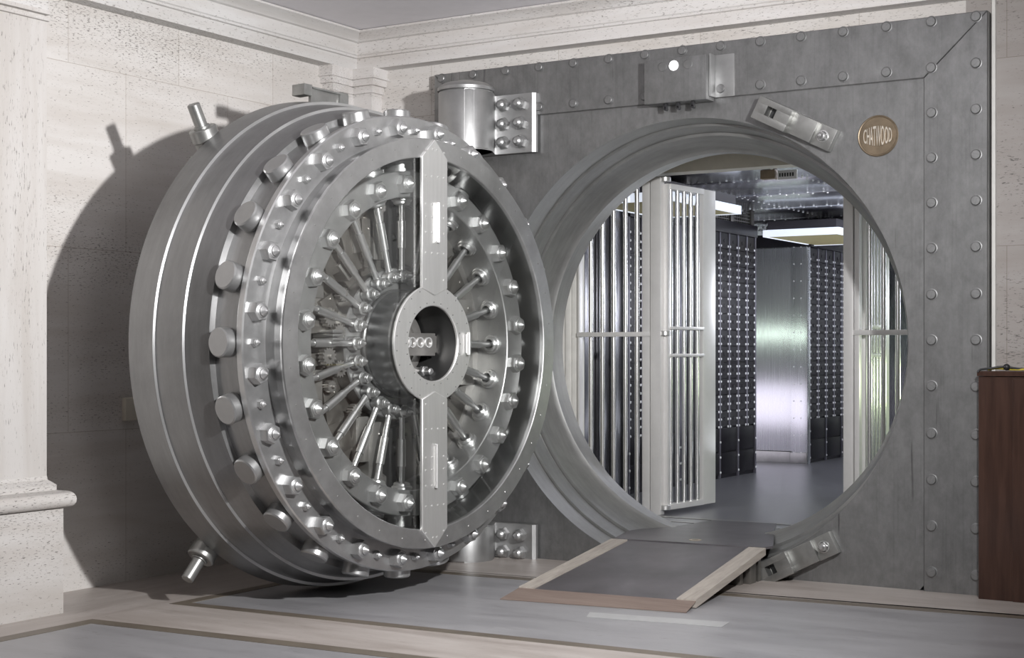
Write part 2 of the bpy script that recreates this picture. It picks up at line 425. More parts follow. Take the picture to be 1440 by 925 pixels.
# border bolts
def bolt_bm():
    bm = BM(); lathe(bm, [(0,.0295),(.003,.0295),(.004,.0250),(.012,.0235),(.0145,.021),(.015,.0)], (0,-1,0), (0,0,0), 20)
    return bm
b0 = obj('bolt', bolt_bm(), 'frame', vf, (-1.930, t0, 2.862))
spots = [(-1.930-.2285*k-(0.0 if k else 0), 2.862) for k in range(1, 15)]
spots = [(-2.152-.2285*k, 2.862) for k in range(14)]
spots += [(-2.152-.2285*k, 2.631) for k in range(12) if k not in (6,)]
colz = [2.405, 2.18, 1.953, 1.725, 1.493, 1.264, 1.034, .796, .564, .331, .100]
spots += [(-2.150, z) for z in colz] + [(-1.930, z) for z in [2.632]+colz]
spots += [(-5.12, z) for z in [2.632]+colz] + [(-4.905, z) for z in colz]
for i, (x, z) in enumerate(spots):
    dup(b0, vf, (x, t0, z), (0, random.random()*6, 0))
# hinge brackets
def hinge(name, zlo, zhi, rows, nutz, cap):
    bm = BM(); cx, cy, r = -4.80, 7.30, .16
    H = zhi-zlo
    pr = [(0,0),(0,r-.008),(.008,r),(H-.01,r)]
    if cap: pr += [(H,r-.006),(H,r+.006),(H+.018,r+.006),(H+.030,r-.006),(H+.045,r*.80),(H+.056,r*.45),(H+.064,.05),(H+.066,0)]
    else: pr += [(H,r-.006),(H,0)]
    lathe(bm, pr, (0,0,1), (cx,cy,zlo), 64)
    # concave web from barrel to the mounting plate, extruded vertically
    arc = [(cx+r*sin(a), cy-r*cos(a)) for a in (R_(30),R_(50),R_(70),R_(90),R_(105))]
    pts = arc + [(-4.672,7.40),(-4.69,7.435),(-4.705,7.462),(-4.712,7.480),(-4.700,7.488),(-4.465,7.488),(-4.447,7.502),(-4.447,t0),(-4.95,t0),(-4.95,7.36)]
    prism(bm, pts, zlo+.0, zhi-.004)
    h = obj(name, bm, 'hinge', vf, ang=35)
    for z in nutz:
        for x in (-4.655, -4.540):
            b = BM(); hexnut(b, (0,0,0), (0,-1,0), .030, .040, .2); lathe(b, [(.028,.033),(.034,.031),(.052,.026),(.062,.015),(.065,0)], (0,-1,0), (0,0,0), 20)
            obj('cap_nut', b, 'nut', h, (x, 7.488, z))
    return h
hinge('hinge_bracket', 2.368, 2.716, 3, (2.652,2.540,2.432), True)
hinge('hinge_bracket', .0, .205, 2, (.138,.036), False)

# pressure clamps at the rim of the opening
def clamp(cx, cz, ang, flip):
    bm = BM()
    mt = T(cx, 0, cz) @ Matrix.Rotation(-ang, 4, 'Y')
    # local x along the clamp, z across, y depth (front is -y)
    y0 = YF
    if flip > 0:
        # from free end (slotted block) to the bolted end
        def b(a0,a1,c0,c1,d0,d1,bv=.004): box(bm, a0,a1, y0-d1,y0-d0, c0,c1, bv, mt)
        b(-.225,-.02,-.062,-.022,.0,.115); b(-.225,-.02,.028,.062,.0,.115)       # slot cheeks
        b(-.225,-.16,-.03,.035,.0,.113,.002); b(-.105,-.02,-.03,.035,.0,.113,.002)
        b(-.17,-.10,-.03,.032,.0,.05,.001)
        b(-.03,.12,-.058,.058,0,.075); b(.11,.225,-.060,.060,0,.050)
    o = obj('clamp_block', bm, 'clamp', vf)
    bm = BM(); box(bm, -.155,-.112, y0-.052, y0-.046, -.026,.028, 0, mt); obj('slot_shade', bm, 'black', o)  # black sheet that paints the shade down in the hole
    bm = BM(); p = mt @ Vector((.165, YF-.05, 0))
    lathe(bm, [(0,.032),(.006,.032),(.007,.026)], (0,-1,0), p, 24); hexnut(bm, p+Vector((0,-.006,0)), (0,-1,0), .022, .026, .3)
    lathe(bm, [(.026,.018),(.040,.016),(.050,.008),(.052,0)], (0,-1,0), p, 20)
    obj('cap_nut', bm, 'bright', o)
    return o
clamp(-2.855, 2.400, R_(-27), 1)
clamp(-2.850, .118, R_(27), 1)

# round maker's badge
bm = BM(); lathe(bm, [(0,.106),(.006,.106),(.009,.102),(.0075,.098),(.005,.096),(.005,0)], (0,-1,0), (0,0,0), 64)
bd = obj('badge', bm, 'bronze', vf, (-2.430, YF, 2.312), label='round brass badge')
bm = BM()   # raised lens-shaped panel
L = 40; top = [(-.082+.164*k/L, .022+.030*(1-((k/L-.5)*2)**2)) for k in range(L+1)]
prism(bm, top+[(x,-z) for x, z in reversed(top)], -.0075, -.004, XZ); obj('panel', bm, 'bronze', bd)
def lettering(txt, w, fh, dep, envelope=None):
    cu = bpy.data.curves.new('txt', 'FONT'); cu.body = txt; cu.size = 1; cu.extrude = dep; cu.align_x = 'CENTER'; cu.align_y = 'CENTER'; cu.resolution_u = 4
    to = bpy.data.objects.new('lettering', cu); C.objects.link(to); bpy.context.view_layer.update()
    me = bpy.data.meshes.new_from_object(to.evaluated_get(bpy.context.evaluated_depsgraph_get()))
    bpy.data.objects.remove(to)
    xs = [v.co.x for v in me.vertices]; ys = [v.co.y for v in me.vertices]
    for v in me.vertices:
        x = (v.co.x-min(xs))/(max(xs)-min(xs))-.5; y = (v.co.y-min(ys))/(max(ys)-min(ys))-.5; d = v.co.z
        v.co = (x*w, -d, y*fh*(envelope(x) if envelope else 1))
    return me
me = lettering('CHATWOOD', .148, .088, .0035, lambda x: 1.18-1.9*x*x)
me.materials.append(M['letters']); o = bpy.data.objects.new('lettering', me); C.objects.link(o); o.parent = bd; o.location = (0,-.008,0)

# alarm box on the top border
ab = empty('alarm_box', (-3.52, t0, 2.60), label='grey steel box with three round windows above the opening, middle one lit white', category='alarm box')
bm = BM(); box(bm, -.185, .185, -.105, 0, -.035, .205, .004); obj('body', bm, 'border', ab)
bm = BM(); box(bm, .19, .305, -.006, 0, -.015, .215, .002); box(bm, .186, .196, -.07, -.0, -.015, .215, .002); obj('side_bracket', bm, 'hinge', ab)
for i, dx in enumerate((-.075, -.006, .078)):
    bm = BM(); lathe(bm, [(0,.027),(.003,.027),(.004,.0235),(.0015,.0225),(.0015,0)], (0,-1,0), (0,0,0), 28)
    o = obj('window', bm, ['border','indicator','frame'][i], ab, (dx, -.105, .163))
for dx in (-.068, .008, .095):
    bm = BM(); box(bm, -.009, .009, -.012, .012, -.032, 0, .004); cyl(bm, (0,-.012,-.030), (0,.014,-.030), .0095, None, 16)
    obj('hook', bm, 'black', ab, (dx, -.075, -.035))

# ------------------------------------------------------------------ vault door
AL = -.1122
VD = empty('vault_door', (-4.1449, 6.0067, 0), AL, label='huge round steel vault door standing open, glass back showing its bolt works', category='vault door')
ctr = (0,0,ZO)
AX = (1,0,0)   # local +x is the axis towards the glass
NS = 192
def dl(name, prof, mat, n=NS, parent=VD, ang=30, **k):
    bm = BM(); lathe(bm, prof, AX, ctr, n, **k); return obj(name, bm, mat, parent, ang=ang)
dl('door_body', [(-.743,0),(-.743,1.228),(-.735,1.238),(-.5865,1.2237),(-.5855,1.2227)], 'door_steel')
dl('light_ring', [(-.5855,1.2232),(-.5855,1.2085)], 'bright')
dl('door_body', [(-.585,1.2090),(-.434,1.1815)], 'door_steel')
dl('light_ring', [(-.4338,1.1815),(-.4338,1.1670)], 'bright')
dl('door_body', [(-.4335,1.1675),(-.318,1.1270)], 'door_steel')
dl('light_ring', [(-.318,1.1270),(-.3178,1.095)], 'door_ring')
dl('bolt_band', [(-.3178,1.095),(-.160,1.088),(-.160,.9)], 'door_steel')
dl('flange_plate', [(-.165,1.085),(-.163,1.107),(-.158,1.110),(-.127,1.110),(-.121,1.104),(-.121,.965)], 'door_ring')
dl('window_housing', [(-.125,.976),(-.060,.976),(-.056,.985),(-.012,.990)], 'polish_dark')
wf = dl('window_frame', [(-.014,.990),(-.003,.992),(.003,.989),(.003,.902),(0,.898),(-.020,.898)], 'door_ring')
dl('housing_lining', [(-.020,.898),(-.10,.900),(-.335,.905)], 'polish_dark')
dl('back_plate', [(-.335,.905),(-.335,0)], 'mech')
# carrying ring: face with 24 nuts and bore
dl('carrying_ring', [(-.335,.842),(-.104,.842),(-.100,.838),(-.100,.720),(-.104,.716),(-.30,.716)], 'clampish' if 'clampish' in M else 'hinge')
dl('inner_drum', [(-.30,.716),(-.30,.66),(-.335,.64)], 'mech_light', ang=20)
def around(proto, n, off, skip=()):
    """proto sits at angle 0 (+y); copies turn about the door axis"""
    for k in range(n):
        a = off + 2*PI*k/n
        if k == 0: proto.location = ctr; proto.rotation_euler = (a,0,0)
        else: dup(proto, VD, ctr, (a,0,0))
# large nuts on flange
def nutbm(r, t0, rn, hn, rc, hc, rot=.26):
    bm = BM(); p = (t0, r, 0)
    hexnut(bm, p, AX, hn, rn, rot)
    lathe(bm, [(hn*.9,rn*.70),(hn+.001,rn*.70),(hn+.004,rc*1.22),(hn+.006,rc*1.22),(hn+.008,rc),(hn+(hc-hn)*.45,rc),(hn+(hc-hn)*.55,rc*.80),(hn+(hc-hn)*.85,rc*.42),(hc,rc*.15),(hc,0)], AX, p, 20)
    return bm
around(obj('hex_nut', nutbm(1.046, -.121, .047, .044, .023, .080), 'nut', VD), 24, R_(7.5))
around(obj('small_hex_nut', nutbm(1.043, -.121, .0215, .022, .0115, .040), 'nut', VD), 24, 0)
around(obj('ring_nut', nutbm(.778, -.100, .049, .040, .026, .070, .5), 'bright', VD), 24, R_(7.5))
# radial locking bolts
bm = BM(); lathe(bm, [(1.05,.066),(1.146,.066),(1.152,.060),(1.152,0)], (0,1,0), (-.232,0,0), 40)
lb = obj('locking_bolt', bm, 'polish', VD)
around(lb, 24, 0)
# inner run of each bolt, seen behind the glass between ring and lining
bm = BM(); lathe(bm, [(.842,.060),(.898,.060)], (0,1,0), (-.215,0,0), 28); lathe(bm, [(.838,.075),(.858,.075),(.858,.06)], (0,1,0), (-.215,0,0), 28)
around(obj('bolt_shank', bm, 'polish', VD), 24, 0)
# connecting rods with cups, eyes and pivot nuts
bm = BM(); lathe(bm, [(.35,.016),(.40,.0145),(.47,.0145),(.472,.0195),(.605,.0205),(.607,.0150),(.725,.0145)], (0,1,0), (-.200,0,0), 20)
rod = obj('connecting_rod', bm, 'bright', VD)
bm = BM(); lathe(bm, [(.726,.052),(.706,.052),(.700,.047),(.700,.042),(.690,.041),(.684,.036),(.684,.027),(.700,.024),(.712,.022)], (0,1,0), (-.200,0,0), 28); obj('cup', bm, 'bright', rod)
bm = BM(); lathe(bm, [(-.026,0),(-.026,.030),(-.022,.034),(.018,.034),(.022,.030),(.022,0)], AX, (-.200,.332,0), 24); obj('eye', bm, 'polish', rod)
bm = BM(); hexnut(bm, (-.178,.332,0), AX, .022, .026, .3); lathe(bm, [(.022,.020),(.030,.019),(.032,.015),(.046,.009),(.052,.003),(.052,0)], AX, (-.178,.332,0), 18); obj('pivot_nut', bm, 'bright', rod)
around(rod, 24, 0)
# driving wheel under the eyes
dl('driving_wheel', [(-.335,.36),(-.235,.375),(-.228,.37),(-.228,.27),(-.235,.262),(-.335,.26)], 'polish', 96)
# machinery on the back plate, left half
def mblock(name, t0, t1, r, a, w, h, mat, rot=0, bev=.004):
    bm = BM(); box(bm, t0, t1, -w/2, w/2, -h/2, h/2, bev)
    if t1-t0 > .03: lathe(bm, [(0,.009),(.004,.009),(.006,.006),(.006,0)], AX, (t1, w*.25, h*.3), 12)
    o = obj(name, bm, mat, VD, (0, r*cos(a), ZO+r*sin(a))); o.rotation_euler = (rot,0,0); return o
for (r, a, w, h, tt, mat, rot) in [
    (.55,172,.20,.06,-.25,'mech',.1),(.56,188,.20,.06,-.26,'mech',0),(.60,202,.10,.20,-.24,'mech_light',0),(.52,214,.10,.18,-.25,'mech',.2),
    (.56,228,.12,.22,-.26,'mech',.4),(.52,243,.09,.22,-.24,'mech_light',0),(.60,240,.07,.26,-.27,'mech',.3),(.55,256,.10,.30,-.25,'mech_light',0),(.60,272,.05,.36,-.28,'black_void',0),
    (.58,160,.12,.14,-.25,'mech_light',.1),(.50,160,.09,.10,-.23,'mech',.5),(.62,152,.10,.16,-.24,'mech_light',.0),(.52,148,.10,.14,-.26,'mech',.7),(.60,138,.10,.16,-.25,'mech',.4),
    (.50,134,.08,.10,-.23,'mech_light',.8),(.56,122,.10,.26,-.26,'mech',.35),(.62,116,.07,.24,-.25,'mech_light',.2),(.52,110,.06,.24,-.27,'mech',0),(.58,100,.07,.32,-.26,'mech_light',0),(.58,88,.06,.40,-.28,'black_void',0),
    (.56,75,.16,.28,-.29,'mech',-.3),(.60,55,.16,.20,-.29,'mech_light',-.6),(.60,35,.20,.14,-.29,'mech',-1.0),(.60,12,.14,.22,-.29,'mech_light',0),(.60,-10,.14,.22,-.29,'mech_light',0),(.60,-35,.18,.16,-.29,'mech',1.0),(.60,-58,.16,.18,-.29,'mech_light',.6),(.56,-78,.16,.28,-.29,'mech',.3)]:
    mblock('mechanism_plate', -.336, tt, r, R_(a), w, h, mat, rot)
# little gear trains left of the hub
for (r, a, rad) in [(.50,166,.045),(.43,173,.040),(.50,187,.045),(.44,196,.042),(.52,203,.03),(.46,150,.035),(.45,226,.035)]:
    bm = BM(); nT = 14
    pts = []
    for k in range(nT):
        for q, rr in ((0,.78),(.25,1),(.5,1),(.75,.78)):
            aa = 2*PI*(k+q)/nT; pts.append((rad*rr*cos(aa), rad*rr*sin(aa)))
    prism(bm, pts, -.24, -.205, YZ); cyl(bm, (-.26,0,0), (-.185,0,0), rad*.25, None, 14, .002)
    obj('gear', bm, 'mech_light', VD, (0, r*cos(R_(a)), ZO+r*sin(R_(a))))
for k in range(4):
    bm = BM(); box(bm, -.30, -.17, -.035, .035, -.007, .007, .002); obj('rack_tooth', bm, 'bright', VD, (0, -.475, ZO+.055-.018*k))
# hub
dl('hub_barrel', [(-.335,.262),(-.215,.262),(-.212,.268),(-.205,.268),(-.203,.258),(-.004,.262)], 'polish_dark', 128)
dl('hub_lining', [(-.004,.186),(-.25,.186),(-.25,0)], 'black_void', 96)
dl('hub_ring', [(-.004,.283),(.006,.284),(.010,.281),(.010,.186),(.006,.182),(-.004,.182)], 'nickel', 128)
# upright strap with pointed ends
def strap(pts, name):
    bm = BM(); prism(bm, pts, .000, .018, YZ, .003)
    zs = [p[1] for p in pts]; a, b = min(zs), max(zs)
    rows = [.10,.27,.40,.50,.58,.76,.92]
    for q in rows:
        z = a+(b-a)*q
        for y in (-.066,-.022,.022,.066):
            if q in (.10,.92) and abs(y) < .03: continue
            if q in (.40,.50,.58) and y > 0 and y < .05: continue
            lathe(bm, [(0,.0062),(.003,.0045),(.004,0)], AX, (.018, y, z), 8)
    for y in (-.014,.014):
        lathe(bm, [(0,.0062),(.003,.0045),(.004,0)], AX, (.018, y, (b-.05) if a > 0 else (a+.05)), 8)
    return obj(name, bm, 'nickel', VD, (0,0,ZO))
hw = .093
st = strap([(-hw,.268),(0,.232),(hw,.268),(hw,.900),(0,.990),(-hw,.900)], 'vertical_strap')
sb = strap([(-hw,-.268),(-hw,-.900),(0,-.990),(hw,-.900),(hw,-.268),(0,-.232)], 'vertical_strap')
def handle(y, z0, z1):
    bm = BM(); cyl(bm, (.028,y,z0), (.028,y,z1), .0095, None, 16, .002); box(bm, .014, .030, y-.008, y+.008, z0+.01, z1-.01); obj('knuckle_rod', bm, 'nickel', VD, (0,0,ZO))
handle(.014, .488, .685); handle(.0, -.700, -.486); handle(.243, -.056, .058)
# tiny rivets round hub ring and window frame: surface pattern
bm = BM()
for k in range(24):
    a = 2*PI*(k+.5)/24
    lathe(bm, [(0,.0042),(.002,.003),(.0025,0)], AX, (.010, .268*cos(a), .268*sin(a)), 8)
    lathe(bm, [(0,.0042),(.002,.003),(.0025,0)], AX, (.010, .20*cos(a+.13), .20*sin(a+.13)), 8)
for k in range(36):
    a = 2*PI*(k+.5)/36
    lathe(bm, [(0,.0045),(.0015,.003),(.002,0)], AX, (.003, .950*cos(a+.03), .950*sin(a+.03)), 8)
obj('rivets', bm, 'clamp', VD, (0,0,ZO), kind='stuff')
# glass
bm = BM(); lathe(bm, [(-.012,.899),(-.012,.26),(-.006,.26),(-.006,.899)], AX, ctr, 96, closed=True); obj('glass_pane', bm, 'glass', VD)
# lock movement in the hub window
lm_bm = BM(); box(lm_bm, -.20, -.115, -.19, .155, -.06, .052, .003); box(lm_bm, -.19, -.13, .155, .185, -.045, .04, .006); cyl(lm_bm, (-.16,.16,-.002), (-.16,.20,-.002), .03, .024, 20, .003)
lm = obj('lock_movement', lm_bm, 'mech_light', VD, (0,0,ZO))
for y in (-.125, -.055, -.02, .038, .100):
    bm = BM(); lathe(bm, [(0,.026),(.007,.026),(.007,.021),(.001,.020)], AX, (-.115, y, .006), 28); obj('dial', bm, 'dial', lm)
dl('lock_wheel', [(-.245,.168),(-.215,.170),(-.212,.160),(-.215,.120),(-.225,.115),(-.225,.0)], 'mech_light', 80)
bm = BM(); cyl(bm, (-.22,.111,-.158+.02), (-.10,.111,-.158+.02), .022, .018, 18, .005); hexnut(bm, (-.16,.111,-.138), AX, .02, .03); obj('lock_stud', bm, 'bright', VD, (0,0,ZO))
# bolts (stub pins) and crane fittings on the rear edge
def stud(tip, a):
    bm = BM(); d = Vector((0, cos(a), sin(a))); tipv = Vector((-.80, *tip))
    B = lambda r: tipv - d*r
    cyl(bm, B(.38), B(.125), .062, None, 28, .004); cyl(bm, B(.185), B(.120), .068, None, 28, .005)
    cyl(bm, B(.125), B(0), .031, None, 24, .004); cyl(bm, B(.122), B(.110), .040, None, 24, .002)
    box(bm, -.86, -.745, -.09, .09, -.09, .09, .01, T(*(B(.32)-Vector((-.80,0,0)))) @ Matrix.Rotation(a-PI/2, 4, 'X'))
    return obj('rear_stud', bm, 'clamp', VD, (0,0,ZO))
stud((-.812,1.138), R_(117)); stud((-.850,-1.120), R_(-131))
bm = BM()   # channel-shaped rail on the top of the rim
A0 = R_(91)
mt = Matrix.Rotation(R_(-1.5), 4, 'X')
box(bm, -.735, -.715, -.150, .105, 1.20, 1.305, .003, mt); box(bm, -.80, -.70, -.150, .105, 1.295, 1.305, .003, mt)
box(bm, -.79, -.70, -.212, -.155, 1.255, 1.312, .003, mt); box(bm, -.80, -.70, .045, .112, 1.24, 1.312, .014, mt)
obj('top_bracket', bm, 'clamp', VD, (0,0,ZO))
# crane hinge arm carrying the door from the hinge barrels
bm = BM()
for z in (2.10, .42):
    box(bm, -.86, -.745, -.2, 1.25, z-.11-ZO, z+.11-ZO, .02)
box(bm, -.86, -.745, -.26, .26, -.9, .9, .03)
obj('crane_arm', bm, 'frame', VD, (0,0,ZO))

# ------------------------------------------------------------------ ramp
rp = empty('ramp', (-3.42, 6.75, 0), label='wooden wheel ramp with dark plywood deck rising into the round vault opening', category='ramp')
o0 = Vector((-3.42, 6.75, 0))
def poly3(bm, top, thick):
    a = [bm.verts.new(Vector(p)-o0) for p in top]; c = [bm.verts.new(Vector((p[0],p[1],p[2]-thick))-o0) for p in top]; n = len(top)
    bm.faces.new(a); bm.faces.new(c[::-1])
    for k in range(n): bm.faces.new([a[k], c[k], c[(k+1)%n], a[(k+1)%n]])
LL, LR = Vector((-3.873,6.19,.004)), Vector((-2.94,6.318,.004))
ML, MR = Vector((-3.868,6.360,.036)), Vector((-2.985,6.450,.036))
TL, TR = Vector((-3.862,7.33,.172)), Vector((-3.006,7.40,.172))
bm = BM(); poly3(bm, [LL, LR, MR+Vector((.035,0,0)), ML], .003)
b2 = [LL, LR, MR+Vector((.035,0,0)), ML]
obj('front_board', bm, 'front_board', rp)
bm = BM()
e = (MR-ML).normalized()
poly3(bm, [ML+e*.085, MR-e*.065, TR-e*.075, TL+e*.10], .018); obj('deck', bm, 'ply', rp)
bm = BM(); poly3(bm, [ML+Vector((0,0,.006)), ML+e*.083+Vector((0,0,.006)), TL+e*.095+Vector((0,0,.006)), TL+Vector((0,0,.006))], .035)
box(bm, -.405, -.385, -.1, .5, .0, .05); obj('side_rail', bm, 'rail_wood', rp, ang=10)
bm = BM(); poly3(bm, [MR-e*.063+Vector((0,0,.006)), MR+Vector((.035,0,.006)), TR+Vector((.02,0,.006)), TR-e*.073+Vector((0,0,.006))], .038); obj('side_rail', bm, 'rail_wood', rp, ang=10)
for q in ((-.38,.37,.46,.50,0,.12),(-.38,.37,0,.03,0,.055),(.36,.40,.52,.60,0,.13)):
    bm = BM(); box(bm, *q, .003); obj('bearer', bm, 'mech', rp)
bp_ = empty('bridging_plate', (-3.42, 7.8, 0), label='flat dark plate bridging the threshold from ramp into the vault', category='threshold plate')
pts = [(-3.856,7.352),(-3.003,7.418),(-2.985,7.50),(-3.10,7.80),(-3.235,8.15),(-3.36,8.50),(-3.76,8.46),(-3.80,8.15),(-3.83,7.98),(-3.93,7.83),(-3.95,7.70)]
bm = BM(); prism(bm, [(x+3.42, y-7.8) for x, y in pts], .166, .178); obj('plate', bm, 'ply', bp_)
bm = BM(); lathe(bm, [(0,.034),(.002,.034),(.002,.020),(.0005,.019)], (0,0,1), (-.02,-.29,.178), 24); obj('lifting_eye', bm, 'oldbronze', bp_)
bm = BM(); box(bm, -.42, .40, -.42, -.38, .0, .165); obj('bearer', bm, 'mech', bp_)
bm = BM(); box(bm, -.2, .1, -.18, -.14, .06, .165); obj('bearer', bm, 'mech', bp_)
bm = BM(); prism(bm, [(-3.327,6.10),(-3.28,5.985),(-2.655,6.075),(-2.674,6.20)], .0005, .0022)
obj('floor_tape', bm, 'tape', None, label='pale strip stuck on the marble floor in front of the ramp', category='floor tape')

# ------------------------------------------------------------------ right cabinet and cables
cb = empty('wooden_cabinet', (-1.30, 7.51, 0), label='tall dark red-brown wooden cabinet cut off by the right edge', category='cabinet')
bm = BM(); box(bm, -.595, .6, -.080, .005, 0, 1.085, .003); box(bm, -.54, .6, .0, .085, 0, 1.085); obj('carcass', bm, 'cabinet', cb)
bm = BM(); box(bm, -.600, .61, -.092, .008, 1.087, 1.112, .003); box(bm, -.54, .61, .0, .085, 1.087, 1.112); obj('top', bm, 'cabinet', cb)
bm = BM(); box(bm, -.43, .58, -.092, -.080, .0, 1.075, .004); obj('door', bm, 'cabinet', cb)
def cable(name, pts, r, mat, **props):
    cu = bpy.data.curves.new(name, 'CURVE'); cu.dimensions = '3D'; cu.bevel_depth = r; cu.bevel_resolution = 3
    s = cu.splines.new('NURBS'); s.points.add(len(pts)-1)
    for p, q in zip(s.points, pts): p.co = (*q, 1)
    s.use_endpoint_u = True; s.order_u = 4; s.resolution_u = 8
    tmp = bpy.data.objects.new(name+'_curve', cu); C.objects.link(tmp); bpy.context.view_layer.update()
    me = bpy.data.meshes.new_from_object(tmp.evaluated_get(bpy.context.evaluated_depsgraph_get())); bpy.data.objects.remove(tmp)
    me.materials.clear(); me.materials.append(M[mat]); o = bpy.data.objects.new(name, me); C.objects.link(o)
    for k, v in props.items(): o[k] = v
    return o
cable('black_cable', [(-1.895,7.415,1.105),(-1.89,7.42,1.122),(-1.86,7.44,1.120),(-1.80,7.46,1.134),(-1.76,7.46,1.132),(-1.70,7.47,1.120),(-1.60,7.48,1.118),(-1.5,7.50,1.118)], .005, 'black', label='thin black cable lying knotted on top of the wooden cabinet', category='cable')
kb = BM(); bmesh.ops.create_icosphere(kb, subdivisions=3, radius=.0165, matrix=T(-1.768,7.462,1.131)); ko = obj('cable_knot', kb, 'black', bpy.data.objects['black_cable'])
cable('yellow_cable', [(-1.86,7.47,1.118),(-1.82,7.475,1.127),(-1.78,7.48,1.120),(-1.72,7.47,1.118),(-1.66,7.46,1.122),(-1.58,7.47,1.118),(-1.5,7.48,1.118)], .0048, 'yellow', label='thin yellow cable lying behind the black one on the wooden cabinet', category='cable')
# plates on the left wall
for z, y, lab in ((.905, 5.665, 'small cream wall plate low on the left wall, half hidden by the vault door rim'),):
    bm = BM(); box(bm, 0, .03, -.045, .045, -.06, .06, .006); obj('wall_plate', bm, 'plastic', None, (XL, y, z), label=lab, category='wall plate')

# ------------------------------------------------------------------ vault interior
bm = BM(); box(bm, -6.6, -1.2, 8.15, 18, -.1, ZV); struct('floor', bm, 'vault_floor')
bm = BM(); box(bm, -4.6, -2.4, 8.50, 8.56, ZV, ZV+.004); box(bm, -4.6,-2.4,8.30,8.33,ZV,ZV+.003); struct('trim_18', bm, 'clamp')
# wall of the vestibule behind the ring
bm = BM()
yv = 8.151
ring = [bm.verts.new((XO+1.121*cos(2*PI*k/96), yv, ZO+1.121*sin(2*PI*k/96))) for k in range(96)]
ro = [bm.verts.new((XO+max(-1.9,min(1.9,2.7*cos(2*PI*k/96))), yv, ZO+max(-1.4,min(1.9,2.7*sin(2*PI*k/96))))) for k in range(96)]
for k in range(96): bm.faces.new([ring[k], ro[k], ro[(k+1)%96], ring[(k+1)%96]])
struct('wall_vestibule', bm, 'cream')
bm = BM(); box(bm, -5.45, -5.25, 8.15, 8.72, 0, 3.0); struct('wall_vestibule', bm, 'white_paint')
bm = BM(); box(bm, -2.1, -1.9, 8.15, 8.72, 0, 3.0); struct('wall_vestibule', bm, 'white_paint')
bm = BM(); box(bm, -5.45, -1.9, 8.15, 8.72, 2.72, 2.8); struct('ceiling', bm, 'cream')
bm = BM(); box(bm, -5.45, -1.9, 8.66, 8.80, 2.345, 2.72); struct('wall_lintel', bm, 'cream')
# front-facing jamb walls beside the grilles
YG = 8.65
bm = BM(); box(bm, -5.4, -4.90, YG, YG+.08, ZV, 2.345, .002); box(bm, -4.895, -4.855, YG-.012, YG+.08, ZV, 2.345, .004); box(bm, -4.85, -4.80, YG-.004, YG+.08, ZV, 2.345, .004)
struct('wall_jamb', bm, 'white_paint')
bm = BM(); box(bm, -2.46, -1.9, YG, YG+.08, ZV, 2.345, .002); struct('wall_jamb', bm, 'white_paint')
# grilles
def grille(x0, x1, bars, posts, rail, label):
    g = empty('grille', ((x0+x1)/2, YG, ZV), label=label, category='grille', group='barred grilles inside the vault')
    cx = (x0+x1)/2
    for (a, b) in posts:
        bm = BM(); box(bm, a-cx, b-cx, -.02, .03, 0, 2.150, .003); obj('post', bm, 'gate', g)
    for x in bars:
        bm = BM(); cyl(bm, (x-cx,0,.0), (x-cx,0,2.150), .0155, None, 18); obj('bar', bm, 'bar', g)
    bm = BM(); box(bm, x0-cx, x1-cx, -.028, .028, 1.135, 1.165, .003); obj('rail', bm, 'gate', g)
    bm = BM(); box(bm, x0-cx, x1-cx, -.02, .02, 2.13, 2.16, .002); obj('top_rail', bm, 'gate', g)
    bm = BM(); box(bm, x0-cx, x1-cx, -.02, .02, 0, .03, .002); obj('bottom_rail', bm, 'gate', g)
    return g
grille(-4.80, -4.265, [-4.709,-4.623,-4.541,-4.455,-4.372], [(-4.80,-4.785),(-4.325,-4.270)], 1, 'fixed grille of upright silver bars left of the open gate, inside the vault')
grille(-2.985, -2.46, [-2.84,-2.755,-2.67,-2.585,-2.50], [(-2.925,-2.895),(-2.475,-2.46)], 1, 'fixed grille of upright bars at the right side of the vault opening')
def leaf(hx, hy, dirx, diry, length, label, mirror=1, nb=5):
    ang = math.atan2(diry, dirx)
    g = empty('gate_leaf', (hx, hy, ZV+.03), ang, label=label, category='gate', group='barred gate leaves')
    bm = BM(); box(bm, 0, .025, -.022, .022, 0, 2.08, .004); obj('hinge_stile', bm, 'gate', g)
    bm = BM(); box(bm, length-.16, length, -.022, .022, 0, 2.08, .004); st_ = obj('lock_stile', bm, 'gate', g)
    for k in range(nb):
        x = .025 + (length-.185)*(k+.5)/nb
        bm = BM(); cyl(bm, (x,0,.02), (x,0,2.08), .0155, None, 18); obj('bar', bm, 'bar', g)
    for z0, z1 in ((0,.035),(2.045,2.08),(.975,.995),(1.15,1.17)):
        bm = BM(); box(bm, .025, length-.16, -.03, .03, z0, z1, .002); obj('cross_rail', bm, 'gate', g)
    bm = BM()
    for z in (.0, 1.11, 2.09): cyl(bm, (.0,.0,z), (.0,.0,z+.03), .038, None, 24, .003)
    obj('hinge', bm, 'nickel', g)
    return g
leaf(-4.180, YG+.015, .063, .57, .60, 'barred silver gate leaf swung inward, left of the vault doorway')
# hinge post of the left leaf
bm = BM(); box(bm, -4.262, -4.190, YG-.03, YG+.03, ZV, ZV+2.150, .003); struct('trim_19', bm, 'gate')
leaf(-2.90, YG+.06, -.05, .6, .60, 'barred gate leaf swung inward behind the right grille')
bm = BM(); box(bm, -2.99, -2.93, YG-.03, YG+.03, ZV, ZV+2.150, .003); struct('trim_20', bm, 'gate')

XK = -4.98
